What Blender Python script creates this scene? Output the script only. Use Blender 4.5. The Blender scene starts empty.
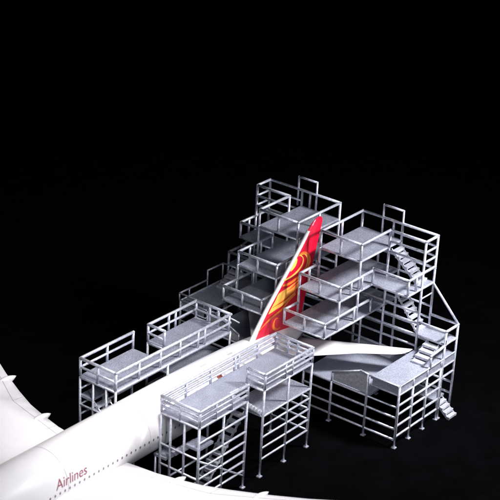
import bpy, bmesh, math, random
from mathutils import Vector, Matrix

random.seed(4)
scene = bpy.context.scene
col = scene.collection
GROUND = -1.72

# ------------------------------------------------------------------ materials
def nodes(name):
    m = bpy.data.materials.new(name)
    m.use_nodes = True
    nt = m.node_tree
    return m, nt, nt.nodes['Principled BSDF']

def noise(nt, scale, detail=4.0, rough=0.6):
    tc = nt.nodes.new('ShaderNodeTexCoord')
    n = nt.nodes.new('ShaderNodeTexNoise')
    n.inputs['Scale'].default_value = scale
    n.inputs['Detail'].default_value = detail
    n.inputs['Roughness'].default_value = rough
    nt.links.new(tc.outputs['Object'], n.inputs['Vector'])
    return n

def ramp(nt, src, stops):
    r = nt.nodes.new('ShaderNodeValToRGB')
    while len(r.color_ramp.elements) < len(stops):
        r.color_ramp.elements.new(0.5)
    for e, (p, c) in zip(r.color_ramp.elements, stops):
        e.position = p
        e.color = (*c, 1)
    nt.links.new(src, r.inputs['Fac'])
    return r

def bump(nt, bsdf, src, strength, dist):
    b = nt.nodes.new('ShaderNodeBump')
    b.inputs['Strength'].default_value = strength
    b.inputs['Distance'].default_value = dist
    nt.links.new(src, b.inputs['Height'])
    nt.links.new(b.outputs['Normal'], bsdf.inputs['Normal'])

def painted(name, dark, light, metallic, rough, scale, bstr, bdist, lo=0.35, hi=0.68):
    m, nt, p = nodes(name)
    n = noise(nt, scale)
    r = ramp(nt, n.outputs['Fac'], [(lo, dark), (hi, light)])
    nt.links.new(r.outputs['Color'], p.inputs['Base Color'])
    p.inputs['Metallic'].default_value = metallic
    rr = ramp(nt, n.outputs['Fac'], [(0.3, (rough + .12,) * 3), (0.7, (rough - .08,) * 3)])
    nt.links.new(rr.outputs['Color'], p.inputs['Roughness'])
    bump(nt, p, n.outputs['Fac'], bstr, bdist)
    return m

RAIL = painted('silver_painted_rail', (.46, .475, .55), (.80, .82, .92), .45, .34, 16, .35, .02)
POST = painted('silver_painted_post', (.42, .435, .51), (.74, .76, .86), .45, .34, 16, .35, .02)
STEP = painted('silver_painted_step', (.42, .42, .48), (.66, .66, .73), .35, .45, 20, .4, .02)
# deck: grainy printed plate with fine sparkle
def deck_material():
    m, nt, p = nodes('silver_grainy_deck')
    n1 = noise(nt, 62, 3, .7)
    n2 = noise(nt, 5, 4, .6)
    tc = nt.nodes.new('ShaderNodeTexCoord')
    w = nt.nodes.new('ShaderNodeTexWave')
    w.inputs['Scale'].default_value = 9.0
    w.inputs['Distortion'].default_value = 1.2
    w.inputs['Detail'].default_value = 2
    nt.links.new(tc.outputs['Object'], w.inputs['Vector'])
    r = ramp(nt, n1.outputs['Fac'], [(.32, (.27, .285, .355)), (.52, (.42, .44, .53)), (.72, (.68, .70, .81))])
    r2 = ramp(nt, n2.outputs['Fac'], [(.3, (.80,) * 3), (.7, (1.0,) * 3)])
    mx = nt.nodes.new('ShaderNodeMixRGB')
    mx.blend_type = 'MULTIPLY'
    mx.inputs['Fac'].default_value = 1
    nt.links.new(r.outputs['Color'], mx.inputs['Color1'])
    nt.links.new(r2.outputs['Color'], mx.inputs['Color2'])
    nt.links.new(mx.outputs['Color'], p.inputs['Base Color'])
    p.inputs['Metallic'].default_value = .4
    p.inputs['Roughness'].default_value = .44
    ad = nt.nodes.new('ShaderNodeMath')
    ad.operation = 'MULTIPLY_ADD'
    nt.links.new(w.outputs['Fac'], ad.inputs[0])
    ad.inputs[1].default_value = .25
    nt.links.new(n1.outputs['Fac'], ad.inputs[2])
    bump(nt, p, ad.outputs[0], .55, .02)
    return m
DECK = deck_material()

def gloss(name, c, rough=.3, spec=.5, var=.06, metallic=0.0, coat=0.0):
    m, nt, p = nodes(name)
    n = noise(nt, 3.5, 5, .6)
    a = tuple(max(0, x * (1 - var)) for x in c)
    r = ramp(nt, n.outputs['Fac'], [(.35, a), (.65, c)])
    nt.links.new(r.outputs['Color'], p.inputs['Base Color'])
    p.inputs['Roughness'].default_value = rough
    p.inputs['Specular IOR Level'].default_value = spec
    p.inputs['Metallic'].default_value = metallic
    p.inputs['Coat Weight'].default_value = coat
    return m

WHITE = gloss('white_gloss_paint', (.78, .76, .77), .32, .5, .04)
RED = gloss('red_gloss_paint', (.72, .006, .035), .35, .4, .10)
DRED = gloss('dark_red_paint', (.50, .010, .012), .4, .3, .15)
ORANGE = gloss('orange_paint', (.90, .22, .025), .38, .4, .10)
YELLOW = gloss('yellow_paint', (.95, .60, .10), .38, .4, .12)
def graded(name, a, b, x0, x1):
    m, nt, p = nodes(name)
    tc = nt.nodes.new('ShaderNodeTexCoord')
    sp = nt.nodes.new('ShaderNodeSeparateXYZ')
    mr = nt.nodes.new('ShaderNodeMapRange')
    mr.inputs['From Min'].default_value = x0
    mr.inputs['From Max'].default_value = x1
    nt.links.new(tc.outputs['Object'], sp.inputs[0])
    nt.links.new(sp.outputs['X'], mr.inputs['Value'])
    r = ramp(nt, mr.outputs['Result'], [(0, a), (1, b)])
    nt.links.new(r.outputs['Color'], p.inputs['Base Color'])
    p.inputs['Roughness'].default_value = .38
    return m
FLAME = graded('yellow_to_orange_paint', (.95, .56, .10), (.80, .16, .02), 3.75, 4.45)
INK = gloss('dark_red_lettering', (.33, .10, .13), .45, .3, .1)
LINE = gloss('grey_panel_line', (.45, .43, .45), .5, .3, .1)
RUBBER = gloss('black_rubber', (.02, .02, .022), .7, .3, .2)
GREYM = gloss('grey_metal', (.35, .35, .37), .4, .5, .1, .5)

def ground_material():
    m, nt, p = nodes('black_velvet_ground')
    n = noise(nt, 2.5, 6, .7)
    r = ramp(nt, n.outputs['Fac'], [(.3, (.0012, .0012, .0015)), (.75, (.0024, .0024, .003))])
    nt.links.new(r.outputs['Color'], p.inputs['Base Color'])
    p.inputs['Roughness'].default_value = 1
    p.inputs['Specular IOR Level'].default_value = 0
    return m
BLACK = ground_material()

# ------------------------------------------------------------------ mesh helpers
class MB:
    """collects simple solids into one mesh, in world coordinates"""
    def __init__(self):
        self.bm = bmesh.new()

    def tube(self, a, b, r=.018, n=8, r2=None, cap=True):
        a, b = Vector(a), Vector(b)
        d = b - a
        if d.length < 1e-6:
            return self
        d.normalize()
        up = Vector((0, 0, 1)) if abs(d.z) < .9 else Vector((1, 0, 0))
        u = d.cross(up).normalized()
        v = d.cross(u)
        r2 = r if r2 is None else r2
        # slight irregularity of a printed rod
        m = 3 if (b - a).length > .3 else 2
        rings = []
        for i in range(m):
            t = i / (m - 1)
            c = a.lerp(b, t)
            if 0 < i < m - 1:
                c = c + u * random.uniform(-.003, .003) + v * random.uniform(-.003, .003)
            rr = (r + (r2 - r) * t) * random.uniform(.96, 1.05)
            rings.append([self.bm.verts.new(c + (u * math.cos(2 * math.pi * k / n) + v * math.sin(2 * math.pi * k / n)) * rr) for k in range(n)])
        for i in range(m - 1):
            for k in range(n):
                f = self.bm.faces.new((rings[i][k], rings[i][(k + 1) % n], rings[i + 1][(k + 1) % n], rings[i + 1][k]))
                f.smooth = True
        if cap:
            self.bm.faces.new(list(reversed(rings[0])))
            self.bm.faces.new(rings[-1])
        return self

    def ball(self, c, r):
        mt = Matrix.Translation(Vector(c)) @ Matrix.Scale(r, 4)
        res = bmesh.ops.create_icosphere(self.bm, subdivisions=2, radius=1, matrix=mt)
        for v in res['verts']:
            for f in v.link_faces:
                f.smooth = True
        return self

    def box(self, x0, x1, y0, y1, z0, z1):
        x0, x1 = min(x0, x1), max(x0, x1)
        y0, y1 = min(y0, y1), max(y0, y1)
        z0, z1 = min(z0, z1), max(z0, z1)
        vs = [self.bm.verts.new((x, y, z)) for x in (x0, x1) for y in (y0, y1) for z in (z0, z1)]
        for q in ((0, 1, 3, 2), (4, 6, 7, 5), (0, 4, 5, 1), (2, 3, 7, 6), (0, 2, 6, 4), (1, 5, 7, 3)):
            self.bm.faces.new([vs[i] for i in q])
        return self

    def prism(self, pts, z0, z1):
        lo = [self.bm.verts.new((x, y, z0)) for x, y in pts]
        hi = [self.bm.verts.new((x, y, z1)) for x, y in pts]
        self.bm.faces.new(list(reversed(lo)))
        self.bm.faces.new(hi)
        n = len(pts)
        for i in range(n):
            self.bm.faces.new((lo[i], lo[(i + 1) % n], hi[(i + 1) % n], hi[i]))
        return self

    def plate(self, pts, off):
        """a flat polygon (3D points) thickened by the vector off"""
        off = Vector(off)
        lo = [self.bm.verts.new(Vector(p)) for p in pts]
        hi = [self.bm.verts.new(Vector(p) + off) for p in pts]
        self.bm.faces.new(list(reversed(lo)))
        self.bm.faces.new(hi)
        n = len(pts)
        for i in range(n):
            self.bm.faces.new((lo[i], lo[(i + 1) % n], hi[(i + 1) % n], hi[i]))
        return self

    def build(self, name, mat, parent=None, bevel=0.0):
        bm = self.bm
        bmesh.ops.recalc_face_normals(bm, faces=bm.faces)
        if bevel:
            es = [e for e in bm.edges if len(e.link_faces) == 2 and e.calc_face_angle(0) > .6]
            bmesh.ops.bevel(bm, geom=es, offset=bevel, segments=2, affect='EDGES', profile=.6)
        root = parent
        base = Vector((0, 0, 0))
        while root is not None:
            base += root.location
            root = root.parent
        bmesh.ops.translate(bm, verts=bm.verts, vec=-base)
        me = bpy.data.meshes.new(name)
        bm.to_mesh(me)
        bm.free()
        me.materials.append(mat)
        o = bpy.data.objects.new(name, me)
        col.objects.link(o)
        o.parent = parent
        return o

def thing(name, label, cat, loc, group=None):
    o = bpy.data.objects.new(name, None)
    o.empty_display_size = .2
    col.objects.link(o)
    o.location = loc
    o['label'] = label
    o['category'] = cat
    if group:
        o['group'] = group
    return o

# ------------------------------------------------------------------ dock helpers
def rail(parent, a, b, ztop, zbase, mids=(), posts=None, r=.0242, name='guard_rail', zb=None, posts_to=None):
    """one straight run of guard rail from a=(x,y) to b=(x,y); posts = fractions along the run"""
    m = MB()
    zt2 = ztop if zb is None else zb
    A, B = Vector((*a, ztop)), Vector((*b, zt2))
    m.tube(A, B, r)
    m.ball(A, r * 1.08)
    m.ball(B, r * 1.08)
    for z in mids:
        m.tube((*a, z), (*b, z), r * .82)
    L = (B - A).length
    if posts is None:
        n = max(1, round(L / .42))
        posts = [i / n for i in range(n + 1)]
    for t in posts:
        p = A.lerp(B, t)
        m.tube((p.x, p.y, zbase), p, r * .9)
    return m.build(name, RAIL, parent)

def post(parent, x, y, z0, z1, r=.0228, name='support_post'):
    m = MB()
    m.tube((x, y, z0), (x, y, z1), r)
    if abs(z0 - GROUND) < .02:
        m.box(x - .035, x + .035, y - .035, y + .035, GROUND, GROUND + .018)
    return m.build(name, POST, parent)

def bar(parent, a, b, r=.020, name='cross_bar'):
    return MB().tube(a, b, r).build(name, RAIL, parent)

def stairs(parent, a, b, width_vec, n, rail_side=None, hand=.24):
    """flight from a (top) to b (bottom); treads span width_vec"""
    a, b, w = Vector(a), Vector(b), Vector(width_vec)
    run = Vector((b.x - a.x, b.y - a.y, 0))
    step = run / n
    st = bpy.data.objects.new('staircase', None)
    col.objects.link(st)
    st.empty_display_size = .1
    st.parent = parent
    for off in (Vector((0, 0, 0)), w):
        p, q = a + off, b + off
        MB().plate([p + Vector((0, 0, -.03)), p + Vector((0, 0, -.085)), q + Vector((0, 0, -.055)), q + Vector((0, 0, 0))], w.normalized() * (.018 if off.length == 0 else -.018)).build('stringer', POST, st)
    for i in range(n):
        z = a.z + (b.z - a.z) * (i + 1) / (n + .6)
        p = a + step * i
        p.z = z
        q = p + step * 1.08
        inn = w.normalized() * .004
        t = MB()
        t.plate([p - inn, q - inn, q + w + inn, p + w + inn], (0, 0, -.042))
        t.build('stair_tread', STEP, st, .006)
    return st

def platform(parent, pts, ztop, thick=.045, name='platform'):
    return MB().prism(pts, ztop - thick, ztop).build(name, DECK, parent, .004)

def edge_bars(parent, pts, z, r=.0195):
    """rim of the deck plate: one bar per edge"""
    m = MB()
    n = len(pts)
    for i in range(n):
        m.tube((*pts[i], z), (*pts[(i + 1) % n], z), r)
        m.ball((*pts[i], z), r * 1.05)
    return m.build('edge_rim', RAIL, parent)

# ------------------------------------------------------------------ stepped tail docks (either side of the fin)
def tail_dock(s, label):
    """s=-1: side nearer the camera, s=+1: far side"""
    Y = lambda y: s * y
    near = s < 0
    root = thing('tail_dock', label, 'maintenance dock', (1.9, Y(1.2), GROUND), 'stepped docks either side of the tail fin')
    x0, x1, xs = 1.63, 2.86, 2.485
    # ---- top level
    zt, zd = 1.414, 1.125
    pts = [(x0, Y(.24)), (x1, Y(.24)), (x1, Y(1.06)), (x0, Y(1.06))]
    p = platform(root, pts, zd)
    edge_bars(p, pts, zd - .024)
    rail(p, (x0, Y(.24)), (x0, Y(1.06)), zt, zd, posts=(0, .5, 1))
    rail(p, (x0, Y(.24)), (x1, Y(.24)), zt, zd, posts=(0, .5, 1))
    rail(p, (x0, Y(1.06)), (xs, Y(1.06)), zt, zd, posts=(0, 1))
    rail(p, (x1, Y(.24)), (x1, Y(1.77)), zt, zd, posts=(0, .42))
    rail(p, (xs, Y(1.06)), (xs, Y(1.77)), zt, 1.02, (1.215, 1.035), posts=())
    rail(p, (xs, Y(1.77)), (x1, Y(1.77)), zt, 1.02, (1.215, 1.035), posts=())
    bar(p, (x1, Y(1.06), 1.215), (x1, Y(1.77), 1.215))
    bar(p, (x1, Y(1.06), 1.035), (x1, Y(1.77), 1.035))
    g0, g1 = (.655, 1.055) if near else (.755, 1.15)
    g = MB()
    for y in (g0, g1):
        g.tube((x1 + .004, Y(y), zd - .02), (x1 + .004, Y(y), 1.645), .019)
        g.ball((x1 + .004, Y(y), 1.645), .02)
    g.tube((x1 + .004, Y(g0), 1.645), (x1 + .004, Y(g1), 1.645), .02)
    g.build('gate_frame', RAIL, p)
    # ---- middle level with stair annex
    xm, xa = 1.09, 2.05
    zt2, zd2 = (.815, .575) if near else (.80, .565)
    pts2 = [(xm, Y(.24)), (x1, Y(.24)), (x1, Y(1.06)), (xs, Y(1.06)), (xs, Y(1.60)), (x1, Y(1.60)), (x1, Y(1.77)), (xa, Y(1.77)), (xa, Y(1.06)), (xm, Y(1.06))]
    if not near:
        pts2 = list(reversed(pts2))
    p2 = platform(root, pts2, zd2)
    rim = [(xm, Y(.24)), (x1, Y(.24)), (x1, Y(1.77)), (xa, Y(1.77)), (xa, Y(1.06)), (xm, Y(1.06))]
    edge_bars(p2, rim, zd2 - .024)
    rail(p2, (xm, Y(.24)), (xm, Y(1.06)), zt2, zd2, posts=(0, .5, 1))
    rail(p2, (xm, Y(.24)), (x0, Y(.24)), zt2, zd2, posts=(0, .5))
    rail(p2, (xm, Y(1.06)), (xa, Y(1.06)), zt2, zd2, posts=(0, .33, .66, 1))
    rail(p2, (xa, Y(1.06)), (xa, Y(1.77)), zt2 + .03, zd2, posts=(0, 1))
    rail(p2, (xa, Y(1.77)), (x1, Y(1.77)), zt2 + .03, zd2, posts=(0, .3))
    rail(p2, (x1, Y(.24)), (x1, Y(1.77)), zt2, zd2, posts=(.25, .54))
    # ---- lower level
    xl = .715
    zt3, zd3 = .28, .045
    pts3 = [(xl, Y(.24)), (x1, Y(.24)), (x1, Y(1.06)), (xl, Y(1.06))]
    p3 = platform(root, pts3, zd3)
    edge_bars(p3, pts3, zd3 - .024)
    rail(p3, (xl, Y(.24)), (xl, Y(1.06)), zt3, zd3, posts=(0, .5, 1))
    rail(p3, (xl, Y(.24)), (xm, Y(.24)), zt3, zd3, posts=(0,))
    rail(p3, (xl, Y(1.06)), (xa, Y(1.06)), zt3, zd3, posts=(0, .27, .63, 1))
    rail(p3, (x1, Y(.24)), (x1, Y(1.06)), zt3, zd3, posts=(.5,))
    # ---- uprights
    post(root, x0, Y(.24), zd2, zd)
    post(root, x0, Y(1.06), zd2, zd)
    post(root, xm, Y(.24), zd3, zd2)
    post(root, xm, Y(1.06), zd3, zd2)
    post(root, x0, Y(1.06), zd3, zd2)
    for x, y, z0, z1 in ((x1, .24, GROUND, zt), (xs, 1.06, GROUND, zt), (x1, 1.06, GROUND, zt), (xs, 1.77, GROUND, zt), (x1, 1.77, GROUND, zt),
                         (xs, 2.33, GROUND, -.06), (x1, 2.33, GROUND, -.06), (xs, .62, GROUND, zd3 - .04)):
        post(root, x, Y(y), z0, z1)
    # ---- cross bars of the stair bay, front and back
    for z in (.10, -.10, -.31, -.52, -.74):
        bar(root, (xs, Y(.30), z), (xs, Y(1.77), z))
    for z in (.10, -.12, -.34, -.56):
        bar(root, (x1, Y(.24), z), (x1, Y(1.77), z))
    bar(root, (xs, Y(1.77), .36), (x1, Y(1.77), .36), .014)
    # ---- stairs between the levels
    w = (x1 - xs - .10, 0, 0)
    stairs(root, (xs + .05, Y(1.08), zd - .03), (xs + .05, Y(1.66), zd2), w, 7)
    stairs(root, (xs + .05, Y(1.09), zd2 - .03), (xs + .05, Y(1.74), -.30), w, 9)
    # ---- stair landing on the outer side
    lp = [(xs, Y(1.74)), (x1, Y(1.74)), (x1, Y(2.33)), (xs, Y(2.33))]
    l = platform(root, lp, -.29, .04, 'stair_landing')
    edge_bars(l, lp, -.31)
    rail(l, (xs, Y(1.77)), (xs, Y(2.33)), -.06, -.29, posts=(1,))
    rail(l, (x1, Y(1.77)), (x1, Y(2.33)), -.05, -.29, posts=())
    rail(l, (xs, Y(2.33)), (x1, Y(2.33)), -.06, -.29, posts=())
    bar(root, (x1, Y(1.74), .565), (x1, Y(2.33), -.045), .021, 'diagonal_brace')
    # ---- raised outer walkway and its stair
    xw, zw = 1.14, -.585
    wp = [(xw, Y(1.76)), (x1, Y(1.76)), (x1, Y(2.33)), (xw, Y(2.33))]
    wk = platform(root, wp, zw, .035, 'walkway')
    edge_bars(wk, wp, -.735, .015)
    m = MB()
    n = 4
    m.box(xw + .004, xw + .016, Y(1.80), Y(2.32), -.722, -.605)
    m.build('skirt_panel', DECK, wk)
    for i in range(n):
        a, b = xw + (x1 - xw) * i / n + .022, xw + (x1 - xw) * (i + 1) / n - .022
        MB().box(a, b, Y(2.316), Y(2.326), -.722, -.605).build('skirt_panel', DECK, wk)
    rm = MB()
    rm.tube((xw, Y(1.60), -.57), (xw, Y(2.33), -.57), .016).tube((xw, Y(2.33), -.57), (x1, Y(2.33), -.57), .016)
    for i in range(n + 1):
        x = xw + (x1 - xw) * i / n
        rm.tube((x, Y(2.33), -.735), (x, Y(2.33), -.57), .015)
    rm.build('kerb_rail', RAIL, wk)
    if near:
        rail(wk, (2.06, Y(2.33)), (xs, Y(2.33)), -.36, zw, posts=(0,), zb=-.315)
    else:
        rail(wk, (xw, Y(2.36)), (1.92, Y(2.36)), -.44, zw, posts=(0, .35, 1), r=.016)
        rail(wk, (1.92, Y(2.36)), (2.36, Y(2.36)), -.255, zw, posts=(0, 1), r=.016)
        rail(wk, (2.36, Y(2.36)), (2.36, Y(2.05)), -.255, zw, posts=(1,), r=.016)
        rail(wk, (xw, Y(1.80)), (xw, Y(2.36)), -.44, zw, posts=(0, 1), r=.016)
    stairs(root, (xs - .02, Y(1.97), -.30), (2.04, Y(1.97), zw), (0, Y(.26), 0), 4)
    # ---- base deck under the stabiliser, with sloped side panel and handrail
    bp = [(xw, Y(.42)), (x1, Y(.42)), (x1, Y(1.74)), (xw, Y(1.74))]
    bd = platform(root, bp, -.945, .04, 'base_deck')
    bm_ = MB()
    bm_.tube((xw, Y(.42), -.965), (xw, Y(2.33), -.965), .016)
    bm_.build('edge_rim', RAIL, bd)
    sp = MB()
    sp.plate([(xw + .01, Y(1.02), -.93), (xw + .01, Y(1.02), -.80), (xw + .01, Y(1.55), -.565), (xw + .01, Y(1.70), -.60), (xw + .01, Y(1.70), -.93)], (.012, 0, 0))
    sp.build('side_panel', STEP, bd)
    hr = MB()
    hr.tube((xw, Y(1.0), -.785), (xw, Y(1.56), -.548), .017).tube((xw, Y(1.56), -.548), (xw, Y(1.72), -.565), .017)
    hr.tube((xw, Y(1.0), -.95), (xw, Y(1.0), -.785), .017)
    hr.ball((xw, Y(1.56), -.548), .019)
    hr.build('handrail', RAIL, bd)
    # ---- grid of bars round the base
    for y in (.42, 1.0, 1.71, 2.33):
        post(root, xw, Y(y), GROUND, -.57 if y > 1.5 else -.95)
    for x in (1.57, 2.0, 2.43):
        post(root, x, Y(2.33), GROUND, -.735)
    for z in (-1.16, -1.37, -1.57):
        bar(root, (xw, Y(.42), z), (xw, Y(2.33), z))
        bar(root, (xw, Y(2.33), z + .06), (xs, Y(2.33), z + .06))
        bar(root, (x1, Y(.42), z), (x1, Y(2.33), z))
    bar(root, (xw, Y(2.33), -.93), (x1, Y(2.33), -.93))
    # ---- lowest landing and steps to the floor
    lp = [(xs + .02, Y(1.70)), (x1 - .02, Y(1.70)), (x1 - .02, Y(2.22)), (xs + .02, Y(2.22))]
    platform(root, lp, -1.41, .04, 'stair_landing')
    stairs(root, (xs + .08, Y(2.22), -1.42), (xs + .08, Y(2.52), GROUND + .02), (x1 - xs - .14, 0, 0), 4)
    return root

right_dock = tail_dock(-1, 'brightly lit silver stepped tail dock with white stabiliser tip reaching into it')
left_dock = tail_dock(1, 'dim silver stepped tail dock behind the leading edge of the red fin')

# ------------------------------------------------------------------ long fuselage docks
def body_dock(s, label):
    Y = lambda y: s * y
    near = s < 0
    root = thing('fuselage_dock', label, 'maintenance dock', (-1.2, Y(.86), GROUND), 'long docks along the fuselage')
    xa, xb = (-2.69, .175) if near else (-2.645, .205)
    yi, yo, yn = .485, 1.23, .88
    n0, n1 = (-1.53, -1.09) if near else (-1.40, -1.03)
    zt = .12
    zd = -.14 if near else -.175
    mids = (.035, -.05) if near else (-.035,)
    pts = [(xa, Y(yi)), (xb, Y(yi)), (xb, Y(yo)), (n1, Y(yo)), (n1, Y(yn)), (n0, Y(yn)), (n0, Y(yo)), (xa, Y(yo))]
    th = .05 if near else .07
    p = platform(root, pts, zd, th)
    edge_bars(p, pts, zd - th * .5, .02)
    inner = [0, .2, .41, .62, .655, .83, 1] if near else [0, .19, .37, .54, .70, .76, .985]
    rail(p, (xa, Y(yi)), (xb, Y(yi)), zt, zd, mids, inner, .0250)
    rail(p, (xa, Y(yi)), (xa, Y(yo)), zt, zd, mids, (0, .5, 1), .0250)
    rail(p, (xa, Y(yo)), (n0, Y(yo)), zt, zd, mids, (0, .5, 1) if not near else (0, .33, .66, 1), .0250)
    rail(p, (n1, Y(yo)), (xb, Y(yo)), zt, zd, mids, (0, .42, .56, 1), .0250)
    rail(p, (n1, Y(yn)), (n1, Y(yo)), zt, zd, mids, (0, 1), .0250)
    rail(p, (xb, Y(yi)), (xb, Y(yo)), zt, zd, mids, (.35, .6), .0250)
    # legs
    for x, y in ((xa, yi), (xa, yo), (n0, yi), (n0, yo), (n1, yo), (xb, yi), (xb, yo), (-.45, yo)):
        post(root, x, Y(y), GROUND, zd - th * .5, .021)
    # lower landing with the stair through the notch
    lx = [(n1, Y(.62)), (xb, Y(.62)), (xb, Y(yo)), (n1, Y(yo))]
    l = platform(root, lx, -.60, .045, 'lower_platform')
    edge_bars(l, lx, -.622, .019)
    stairs(root, (n0, Y(yn + .02), zd - .02), (n1 + .02, Y(yn + .02), -.58), (0, Y(yo - yn - .04), 0), 6)
    stairs(root, (n1 + .02, Y(.66), -.62), (n1 - .95, Y(.66), GROUND + .03), (0, Y(.20), 0), 10)
    # front stair bay beneath the deck end
    sl = [(xa, Y(.98)), (xa + .36, Y(.98)), (xa + .36, Y(yo)), (xa, Y(yo))]
    platform(root, sl, -.52, .045, 'lower_platform')
    post(root, xa, Y(.95), GROUND, zd - th * .5, .019)
    post(root, xa, Y(.68), GROUND, zd - th * .5, .019)
    stairs(root, (xa + .03, Y(.97), -.53), (xa + .03, Y(.58), -.92), (.30, 0, 0), 4)
    MB().box(xa, xa + .36, Y(.36), Y(.60), -.97, -.925).build('lower_platform', DECK, root, .004)
    for x, y in ((xa + .35, .97), (xa + .35, .38), (xa + .02, .38)):
        post(root, x, Y(y), GROUND, -.54 if y > .9 else -.95, .017)
    for z in (-.70, -1.05, -1.4):
        bar(root, (xa, Y(yo), z), (n0, Y(yo), z), .018)
        bar(root, (xa, Y(yi), z), (xa, Y(yo), z), .018)
    for z in (-.80, -1.0, -1.2, -1.4):
        bar(root, (n1, Y(yo), z), (xb, Y(yo), z), .018)
        bar(root, (xb, Y(yi), z), (xb, Y(yo), z), .018)
    for z in (-.42, -.88, -1.23):
        bar(root, (xa, Y(yo), z), (n0, Y(yo), z), .018)
    post(root, -2.1, Y(yo), GROUND, zd - th * .5, .019)
    bar(root, (xa, Y(yi), -1.4), (n0, Y(yi), -1.4), .018)
    bar(root, (n0, Y(yo), -1.5), (xa, Y(yo), -.72), .017, 'diagonal_brace')
    return root

near_dock = body_dock(-1, 'silver railed platform along the near side of the white fuselage')
far_dock = body_dock(1, 'silver railed platform on the far side of the white fuselage, nearest the wing edge')
# small loose gate bar at the tail end of the far platform
m = MB()
m.tube((.205, .62, .06), (.34, .40, -.06), .014).tube((.12, .70, .04), (.20, .52, -.02), .012)
m.build('gate_bar', RAIL, far_dock)

# ------------------------------------------------------------------ aircraft model
plane = thing('model_airliner', 'white scale model airliner with red and yellow tail fin, parked between the docks', 'model aircraft', (-3.0, 0, GROUND))

def body_at(x):
    st = [(-7.42, -.70, .01, .01), (-7.36, -.69, .085, .08), (-7.2, -.675, .19, .18), (-6.95, -.65, .29, .28), (-6.6, -.62, .38, .375), (-6.1, -.60, .445, .445),
          (-5.5, -.592, .467, .467), (-4.5, -.592, .467, .467), (-3, -.592, .467, .467), (-2, -.592, .467, .467), (-1.3, -.588, .462, .456), (-.7, -.575, .445, .425),
          (0, -.548, .40, .370), (.6, -.508, .31, .285), (1.1, -.468, .205, .185), (1.5, -.438, .115, .100), (1.72, -.425, .055, .050), (1.78, -.423, .02, .02)]
    for i in range(len(st) - 1):
        if st[i][0] <= x <= st[i + 1][0]:
            # Catmull-Rom through the stations
            p0, p1, p2, p3 = st[max(0, i - 1)], st[i], st[i + 1], st[min(len(st) - 1, i + 2)]
            t = (x - p1[0]) / (p2[0] - p1[0])
            out = []
            for k in (1, 2, 3):
                m1 = (p2[k] - p0[k]) / (p2[0] - p0[0]) * (p2[0] - p1[0])
                m2 = (p3[k] - p1[k]) / (p3[0] - p1[0]) * (p2[0] - p1[0])
                out.append((2 * t**3 - 3 * t**2 + 1) * p1[k] + (t**3 - 2 * t**2 + t) * m1 + (-2 * t**3 + 3 * t**2) * p2[k] + (t**3 - t**2) * m2)
            return out
    return st[-1][1:]

m = MB()
xs_ = [-7.42, -7.4, -7.36, -7.3, -7.2, -7.08, -6.95, -6.8, -6.6, -6.35, -6.1, -5.8, -5.5] + [-5.5 + .125 * i for i in range(1, 58)] + [1.70, 1.74, 1.78]
N = 64
rings = []
for x in xs_:
    zc, ry, rz = body_at(x)
    rings.append([m.bm.verts.new((x, ry * math.cos(2 * math.pi * k / N), zc + rz * math.sin(2 * math.pi * k / N))) for k in range(N)])
for i in range(len(rings) - 1):
    for k in range(N):
        f = m.bm.faces.new((rings[i][k], rings[i][(k + 1) % N], rings[i + 1][(k + 1) % N], rings[i + 1][k]))
        f.smooth = True
m.bm.faces.new(rings[0])
m.bm.faces.new(rings[-1])
fuselage = m.build('fuselage', WHITE, plane)

def on_body(x, ang, off=.003):
    zc, ry, rz = body_at(x)
    return Vector((x, -(ry + off) * math.cos(ang), zc + (rz + off) * math.sin(ang)))

# lifting surface: list of (LE point, TE point, thickness) sections, closed airfoil loft
def surface(sections, axis='y'):
    mb = MB()
    prof = [(0, 0), (.012, .22), (.05, .46), (.13, .74), (.28, .98), (.42, 1.0), (.60, .82), (.78, .50), (.92, .20), (1, .03)]
    loop = [(c, h) for c, h in prof] + [(c, -h) for c, h in reversed(prof[1:])]
    rg = []
    for le, te, t in sections:
        le, te = Vector(le), Vector(te)
        up = Vector((0, 0, 1)) if axis == 'y' else Vector((0, 1, 0))
        rg.append([mb.bm.verts.new(le.lerp(te, c) + up * h * t / 2) for c, h in loop])
    n = len(loop)
    for i in range(len(rg) - 1):
        for k in range(n):
            f = mb.bm.faces.new((rg[i][k], rg[i][(k + 1) % n], rg[i + 1][(k + 1) % n], rg[i + 1][k]))
            f.smooth = True
    mb.bm.faces.new(rg[0])
    mb.bm.faces.new(rg[-1])
    return mb

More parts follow.
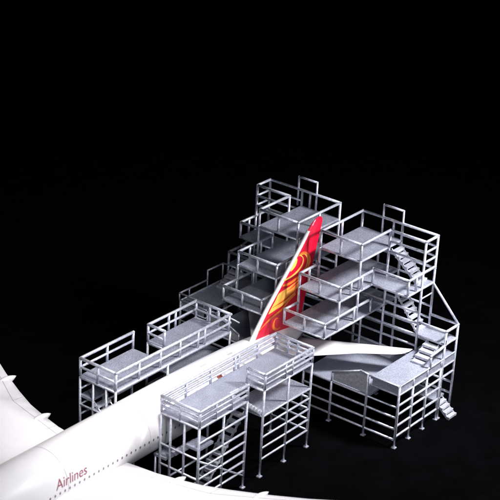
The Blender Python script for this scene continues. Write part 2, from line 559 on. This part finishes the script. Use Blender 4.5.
for s in (1, -1):
    secs = [((-5.75, .30, -.80), (-3.42, .30, -.755), .24), ((-5.45, .55, -.78), (-3.40, .60, -.735), .23), ((-5.05, .95, -.755), (-3.375, 1.00, -.715), .20),
            ((-4.75, 1.4, -.73), (-3.30, 1.4, -.695), .17), ((-4.55, 1.75, -.71), (-3.215, 1.75, -.68), .15), ((-4.30, 2.15, -.68), (-3.06, 2.15, -.66), .13),
            ((-4.0, 2.7, -.64), (-2.82, 2.7, -.625), .11), ((-3.7, 3.2, -.60), (-2.57, 3.2, -.59), .10), ((-2.9, 4.3, -.48), (-1.98, 4.3, -.475), .07), ((-2.2, 5.1, -.36), (-1.62, 5.1, -.355), .05), ((-1.62, 5.5, -.29), (-1.40, 5.5, -.288), .03)]
    secs = [((a[0], s * a[1], a[2]), (b[0], s * b[1], b[2]), t) for a, b, t in secs]
    wing = surface(secs).build('wing', WHITE, plane)
    for (x, y, z, L) in ((-3.33, 1.38, -.70, .40), (-2.90, 2.58, -.65, .42), (-2.3, 3.8, -.56, .34)):
        f = MB()
        R_ = []
        for i in range(13):
            t = i / 12
            rr = .085 * math.sin(math.pi * min(1, .12 + .88 * t) ** .8) ** .75 if t < 1 else .004
            cx = x - L * .55 + L * t
            R_.append([f.bm.verts.new((cx, s * y + rr * .75 * math.cos(2 * math.pi * k / 12), z - .035 + rr * math.sin(2 * math.pi * k / 12) + .015 * t)) for k in range(12)])
        for i in range(12):
            for k in range(12):
                q = f.bm.faces.new((R_[i][k], R_[i][(k + 1) % 12], R_[i + 1][(k + 1) % 12], R_[i + 1][k]))
                q.smooth = True
        f.bm.faces.new(R_[0])
        f.bm.faces.new(R_[-1])
        f.build('flap_fairing', WHITE, wing)
    fl = MB()
    for (p, q) in (((-3.62, .55), (-3.36, 2.0)), ((-3.36, 2.0), (-2.68, 3.2)), ((-3.36, 2.0), (-3.12, 2.0)), ((-3.60, 1.05), (-3.38, 1.05))):
        d = Vector((q[0] - p[0], q[1] - p[1], 0)).normalized() * .004
        n_ = Vector((-d.y, d.x, 0))
        # drape the line over the upper skin
        K = 14
        rows = []
        for k in range(K + 1):
            t = k / K
            c_ = Vector((p[0] + (q[0] - p[0]) * t, p[1] + (q[1] - p[1]) * t, 0))
            row = []
            for sg in (-1, 1):
                v_ = c_ + n_ * sg
                hit, loc, nor, idx = wing.ray_cast(Vector((v_.x, s * v_.y, 2)) - plane.location, Vector((0, 0, -1)))
                zz = (loc.z + plane.location.z) if hit else -.66
                row.append(fl.bm.verts.new((v_.x, s * v_.y, zz + .0025)))
            rows.append(row)
        for k in range(K):
            fl.bm.faces.new((rows[k][0], rows[k + 1][0], rows[k + 1][1], rows[k][1]))
    fl.build('flap_line', LINE, wing)
    # stabiliser
    st = [((.42, .05, -.565), (1.42, .05, -.565), .085), ((.66, .36, -.560), (1.60, .36, -.560), .080), ((1.02, .665, -.552), (1.75, .665, -.552), .062),
          ((1.60, 1.165, -.545), (2.04, 1.165, -.545), .046), ((1.99, 1.66, -.535), (2.30, 1.66, -.535), .032), ((2.09, 1.745, -.532), (2.345, 1.745, -.532), .022), ((2.22, 1.79, -.530), (2.36, 1.79, -.530), .010)]
    st = [((a[0], s * a[1], a[2]), (b[0], s * b[1], b[2]), t) for a, b, t in st]
    stab = surface(st).build('stabiliser', WHITE, plane)
    ln = MB()
    ln.plate([(1.40, s * .45, -.541), (2.21, s * 1.60, -.5275), (2.218, s * 1.60, -.5275), (1.408, s * .45, -.541)], (0, 0, .002))
    ln.build('elevator_line', LINE, stab)

# fin: flat-sided plate with wedge edges
HW = .03
LE = [(.02, -.30), (.103, -.195), (.163, -.123), (.516, .278), (1.107, .863), (1.600, 1.378), (1.669, 1.448), (1.735, 1.497), (1.80, 1.522), (1.87, 1.532)]
TE = [(1.52, -.38), (1.555, -.15), (1.70, .40), (1.83, .85), (1.925, 1.20), (1.965, 1.36), (1.985, 1.43), (1.975, 1.475), (1.94, 1.512), (1.90, 1.53)]
def lerp_curve(c, t):
    # by z
    for i in range(len(c) - 1):
        if c[i][1] <= t <= c[i + 1][1]:
            u = (t - c[i][1]) / (c[i + 1][1] - c[i][1])
            return c[i][0] + (c[i + 1][0] - c[i][0]) * u
    return c[-1][0] if t > c[-1][1] else c[0][0]
f = MB()
zs = [-.30, -.25, -.195, -.123, 0, .14, .278, .42, .56, .70, .863, 1.0, 1.13, 1.25, 1.36, 1.43, 1.475, 1.505, 1.525]
rg = []
for z in zs:
    a, b = lerp_curve(LE, z), lerp_curve(TE, z)
    L = b - a
    hw = HW if z < 1.40 else HW * max(.25, 1 - ((z - 1.40) / .13) ** 2 * .8)
    e = min(.10, L * .25)
    row = [(a, 0), (a + e * .10, -hw * .45), (a + e * .4, -hw * .85), (a + e, -hw), (b - e * 2.0, -hw), (b - e, -hw * .6), (b, -.004), (b, .004), (b - e, hw * .6), (b - e * 2.0, hw), (a + e, hw), (a + e * .4, hw * .85), (a + e * .10, hw * .45)]
    rg.append([f.bm.verts.new((x, y, z)) for x, y in row])
n = len(rg[0])
for i in range(len(rg) - 1):
    for k in range(n):
        f.bm.faces.new((rg[i][k], rg[i][(k + 1) % n], rg[i + 1][(k + 1) % n], rg[i + 1][k]))
f.bm.faces.new(rg[0])
f.bm.faces.new(rg[-1])
fin = f.build('tail_fin', RED, plane)

# white leading edge: a sleeve over the front of the fin
f = MB()
rg = []
for z in [-.31] + zs[1:15]:
    a = lerp_curve(LE, z) - .008
    wdt = .075 - .03 * max(0, (z + .2) / 1.6)
    if z > 1.2:
        wdt *= max(.25, 1 - (z - 1.2) / .25)
    if z < .05:
        wdt += .06 * (.05 - z) / .3
    hw = HW + .004
    row = [(a + wdt, -hw), (a + wdt * .55, -hw), (a + wdt * .2, -hw * .75), (a + .004, -hw * .3), (a, 0), (a + .004, hw * .3), (a + wdt * .2, hw * .75), (a + wdt * .55, hw), (a + wdt, hw)]
    rg.append([f.bm.verts.new((x, y, z)) for x, y in row])
for i in range(len(rg) - 1):
    for k in range(len(rg[0]) - 1):
        q = f.bm.faces.new((rg[i][k], rg[i][k + 1], rg[i + 1][k + 1], rg[i + 1][k]))
        q.smooth = True
f.build('leading_edge', WHITE, fin)

# painted emblem on the fin, outlines given in the plane of the fin (x, z)
def smooth(pts, closed, n=8):
    out = []
    k = len(pts)
    rng = range(k) if closed else range(k - 1)
    for i in rng:
        p0 = pts[(i - 1) % k] if closed or i > 0 else pts[0]
        p1, p2 = pts[i], pts[(i + 1) % k]
        p3 = pts[(i + 2) % k] if closed or i + 2 < k else pts[-1]
        for j in range(n):
            t = j / n
            out.append(tuple(.5 * (2 * p1[c] + (p2[c] - p0[c]) * t + (2 * p0[c] - 5 * p1[c] + 4 * p2[c] - p3[c]) * t * t + (3 * p1[c] - p0[c] - 3 * p2[c] + p3[c]) * t ** 3) for c in (0, 1)))
    if not closed:
        out.append(pts[-1])
    return out

def decal(name, outline, mat, layer, parent):
    """the same thin painted shape on both faces of the fin"""
    mb = MB()
    for sd in (-1, 1):
        y = sd * (HW + .0012 + .0008 * layer)
        vs = [mb.bm.verts.new((x, y, z)) for x, z in outline]
        fc = mb.bm.faces.new(vs)
    bmesh.ops.triangulate(mb.bm, faces=mb.bm.faces[:])
    return mb.build(name, mat, parent)

def ribbon(name, pts, w0, w1, w2, mat, layer, parent):
    """painted band of varying width along a curve, on both faces"""
    c = smooth(pts, False, 10)
    mb = MB()
    for sd in (-1, 1):
        prev = None
        for i, p in enumerate(c):
            t = i / (len(c) - 1)
            q0, q1 = c[max(0, i - 1)], c[min(len(c) - 1, i + 1)]
            dx, dz = q1[0] - q0[0], q1[1] - q0[1]
            d = math.hypot(dx, dz) or 1
            w = (w0 + (w1 - w0) * t * 2) if t < .5 else (w1 + (w2 - w1) * (t - .5) * 2)
            y = sd * (HW + .0012 + .0008 * layer + .0006 * t)
            row = [mb.bm.verts.new((p[0] - dz / d * w * u, y, p[1] + dx / d * w * u)) for u in (-.5, .5)]
            if prev:
                mb.bm.faces.new((prev[0], row[0], row[1], prev[1]))
            prev = row
    return mb.build(name, mat, parent)

decal('emblem_blob', smooth([(1.262, .972), (1.282, .931), (1.272, .883), (1.241, .829), (1.162, .781), (1.105, .772), (1.105, .80), (1.15, .85), (1.20, .905), (1.235, .95)], True), YELLOW, 2, fin)
ribbon('emblem_curl', [(1.30, .985), (1.364, 1.006), (1.464, .999), (1.582, .911), (1.633, .811), (1.609, .716), (1.515, .655), (1.40, .60), (1.28, .56)], .012, .085, .06, ORANGE, 2, fin)
ribbon('emblem_curl', [(1.36, .985), (1.47, .975), (1.555, .89), (1.575, .80), (1.54, .725), (1.45, .665)], .006, .020, .008, YELLOW, 5, fin)
ribbon('emblem_curl', [(1.42, .955), (1.486, .929), (1.529, .845), (1.505, .763), (1.42, .70)], .010, .024, .008, DRED, 4, fin)
ribbon('emblem_ribbon', [(1.336, 1.0), (1.428, .933), (1.451, .852), (1.416, .78), (1.31, .713), (1.159, .671), (1.02, .663), (.93, .67)], .012, .045, .03, YELLOW, 3, fin)
ribbon('emblem_ribbon', [(1.60, .72), (1.48, .645), (1.362, .615), (1.253, .578), (1.114, .556), (1.0, .562), (.90, .58)], .02, .055, .03, ORANGE, 3, fin)
ribbon('emblem_dark_band', [(1.45, .60), (1.30, .545), (1.15, .52), (1.0, .52), (.86, .545)], .01, .03, .01, DRED, 4, fin)  # dark red band, part of the emblem print
decal('emblem_flame', smooth([(.73, .37), (.80, .455), (.93, .482), (1.12, .494), (1.311, .556), (1.46, .555), (1.37, .42), (1.25, .308), (1.085, .252), (.927, .198), (.74, .185), (.60, .172), (.55, .178), (.62, .26)], True), FLAME, 1, fin)
ribbon('emblem_stroke', [(1.50, .60), (1.38, .52), (1.24, .47), (1.12, .445), (1.02, .435)], .028, .020, .003, RED, 5, fin)
ribbon('emblem_stroke', [(1.40, .41), (1.24, .345), (1.08, .305), (.93, .275), (.80, .262)], .006, .022, .004, DRED, 5, fin)
ribbon('emblem_flame', [(1.42, .47), (1.28, .385), (1.12, .325), (.95, .285), (.80, .27), (.66, .255)], .01, .05, .01, ORANGE, 2, fin)
ribbon('emblem_ribbon', [(1.30, .30), (1.119, .239), (.96, .145), (.796, .101), (.633, .072), (.473, .022), (.36, -.025), (.30, -.055)], .05, .042, .014, ORANGE, 3, fin)
ribbon('emblem_dark_band', [(1.25, .30), (1.06, .215), (.90, .155), (.74, .13), (.58, .10), (.44, .05)], .02, .035, .012, DRED, 2, fin)  # brown-red band of the emblem beside the orange one
ribbon('emblem_curl', [(.835, .0), (.775, .012), (.725, -.03), (.712, -.10), (.75, -.17), (.83, -.205), (.91, -.195)], .012, .062, .02, ORANGE, 2, fin)

# small markings on the fuselage
def patch(name, x0, x1, a0, a1, mat, parent, nx=8, na=5):
    mb = MB()
    g = [[mb.bm.verts.new(on_body(x0 + (x1 - x0) * i / nx, a0 + (a1 - a0) * j / na)) for j in range(na + 1)] for i in range(nx + 1)]
    for i in range(nx):
        for j in range(na):
            mb.bm.faces.new((g[i][j], g[i + 1][j], g[i + 1][j + 1], g[i][j + 1]))
    return mb.build(name, mat, parent)
BROWN = gloss('red_brown_marking', (.30, .07, .05), .5, .3, .2)
PINK = gloss('pale_red_marking', (.72, .50, .50), .5, .3, .1)
patch('door_marking', -1.12, -1.00, math.radians(36), math.radians(50), BROWN, fuselage)
patch('registration_mark', -1.20, -1.06, math.radians(84), math.radians(90), PINK, fuselage)
patch('registration_mark', -.55, -.42, math.radians(80), math.radians(85), LINE, fuselage)
for x in (-4.7, -2.9, .15):
    patch('panel_line', x, x + .006, math.radians(-20), math.radians(200), LINE, fuselage, 1, 40)

# cabin windows and title lettering on the near side
GLASS = gloss('dark_window', (.16, .16, .18), .2, .5, .1)
for i in range(54):
    x = -6.2 + i * .102
    mb = MB()
    ring = []
    for k in range(10):
        p = on_body(x + .017 * math.cos(k * math.pi / 5), .0 + .050 * math.sin(k * math.pi / 5), .002)
        ring.append(mb.bm.verts.new(p))
    mb.bm.faces.new(ring)
    mb.build('cabin_window', GLASS, fuselage)

cu = bpy.data.curves.new('title_text', 'FONT')
cu.body = 'Airlines'
cu.size = .21
cu.shear = .25
cu.resolution_u = 4
tmp = bpy.data.objects.new('title_text', cu)
col.objects.link(tmp)
dg = bpy.context.evaluated_depsgraph_get()
me = bpy.data.meshes.new_from_object(tmp.evaluated_get(dg))
bpy.data.objects.remove(tmp)
mb = MB()
mb.bm.from_mesh(me)
bmesh.ops.subdivide_edges(mb.bm, edges=[e for e in mb.bm.edges if e.calc_length() > .04], cuts=3)
bmesh.ops.triangulate(mb.bm, faces=mb.bm.faces[:])
for v in mb.bm.verts:
    v.co = on_body(-4.95 + v.co.x, .16 + v.co.y / .467, .004)
mb.build('title_lettering', INK, fuselage)

# landing gear (below, out of the photograph's frame for the most part)
def gear(x, y, ztop, n):
    g = MB()
    g.tube((x, y, ztop), (x, y, GROUND + .10), .03)
    g.tube((x - (.13 if n > 2 else 0), y, GROUND + .10), (x + (.13 if n > 2 else 0), y, GROUND + .10), .022)
    for dx in ((-.12, .12) if n > 2 else (0,)):
        g.tube((x + dx, y - .09, GROUND + .10), (x + dx, y + .09, GROUND + .10), .018)
    gr = g.build('landing_gear', GREYM, plane)
    for dx in ((-.12, .12) if n > 2 else (0,)):
        for dy in (-.075, .075):
            MB().tube((x + dx, y + dy - .03, GROUND + .10), (x + dx, y + dy + .03, GROUND + .10), .098, 20).build('wheel', RUBBER, gr)
gear(-4.35, .78, -.80, 4)
gear(-4.35, -.78, -.80, 4)
gear(-6.6, 0, -.95, 2)

# ------------------------------------------------------------------ setting
g = MB()
S_ = 400
vs = [g.bm.verts.new(p) for p in ((-S_, -S_, GROUND), (S_, -S_, GROUND), (S_, S_, GROUND), (-S_, S_, GROUND))]
g.bm.faces.new(vs)
ground = g.build('ground', BLACK)
ground['kind'] = 'structure'

# ------------------------------------------------------------------ light
w = bpy.data.worlds.new('World')
scene.world = w
w.use_nodes = True
bg = w.node_tree.nodes['Background']
bg.inputs['Color'].default_value = (.75, .8, 1, 1)
bg.inputs['Strength'].default_value = .02

def area(name, loc, target, size, power, color, sy=None, spread=180):
    l = bpy.data.lights.new(name, 'AREA')
    l.energy = power
    l.color = color
    l.size = size
    l.spread = math.radians(spread)
    if sy:
        l.shape = 'RECTANGLE'
        l.size_y = sy
    o = bpy.data.objects.new(name, l)
    col.objects.link(o)
    o.location = loc
    d = Vector(target) - Vector(loc)
    o.rotation_euler = d.to_track_quat('-Z', 'Y').to_euler()
    return o
area('key_softbox', (3.2, -5.7, 5.6), (1.3, -.9, 0), 1.3, 1180, (.965, .965, 1))
area('added_body_fill', (-4.0, -2.0, 7.0), (-2.5, .2, -.3), 1.5, 92, (1, .965, .985), spread=58)  # added narrow-beam light, only to brighten the fuselage and far dock
area('added_walkway_fill', (3.2, -5.2, 5.0), (2.0, -2.3, -.5), 1.0, 22, (.97, .97, 1), spread=34)  # added light, brightens the near outer walkway and stair tower
area('front_softbox', (-8.5, -8.5, 6.0), (.5, -.2, .2), 1.6, 440, (.90, .93, 1))

# ------------------------------------------------------------------ camera
cam = bpy.data.cameras.new('Camera')
co = bpy.data.objects.new('Camera', cam)
col.objects.link(co)
R = Matrix.Rotation(math.radians(-53.43689), 3, 'Z') @ Matrix.Rotation(math.radians(65.9218), 3, 'X') @ Matrix.Rotation(math.radians(3.2303), 3, 'Z')
co.matrix_world = Matrix.Translation((-20.08769, -14.88326, 12.68381)) @ R.to_4x4()
cam.sensor_width = 36
cam.lens = 1705.73 / 500 * 36
cam.dof.use_dof = True
cam.dof.focus_distance = 28.6
cam.dof.aperture_fstop = 1.3
cam.clip_start = .5
cam.clip_end = 2000
scene.camera = co
scene.render.resolution_x = 1024
scene.render.resolution_y = 1024
scene.view_settings.view_transform = 'Standard'
scene.view_settings.look = 'None'
scene.view_settings.exposure = 0
scene.view_settings.gamma = 1
scene.cycles.max_bounces = 8
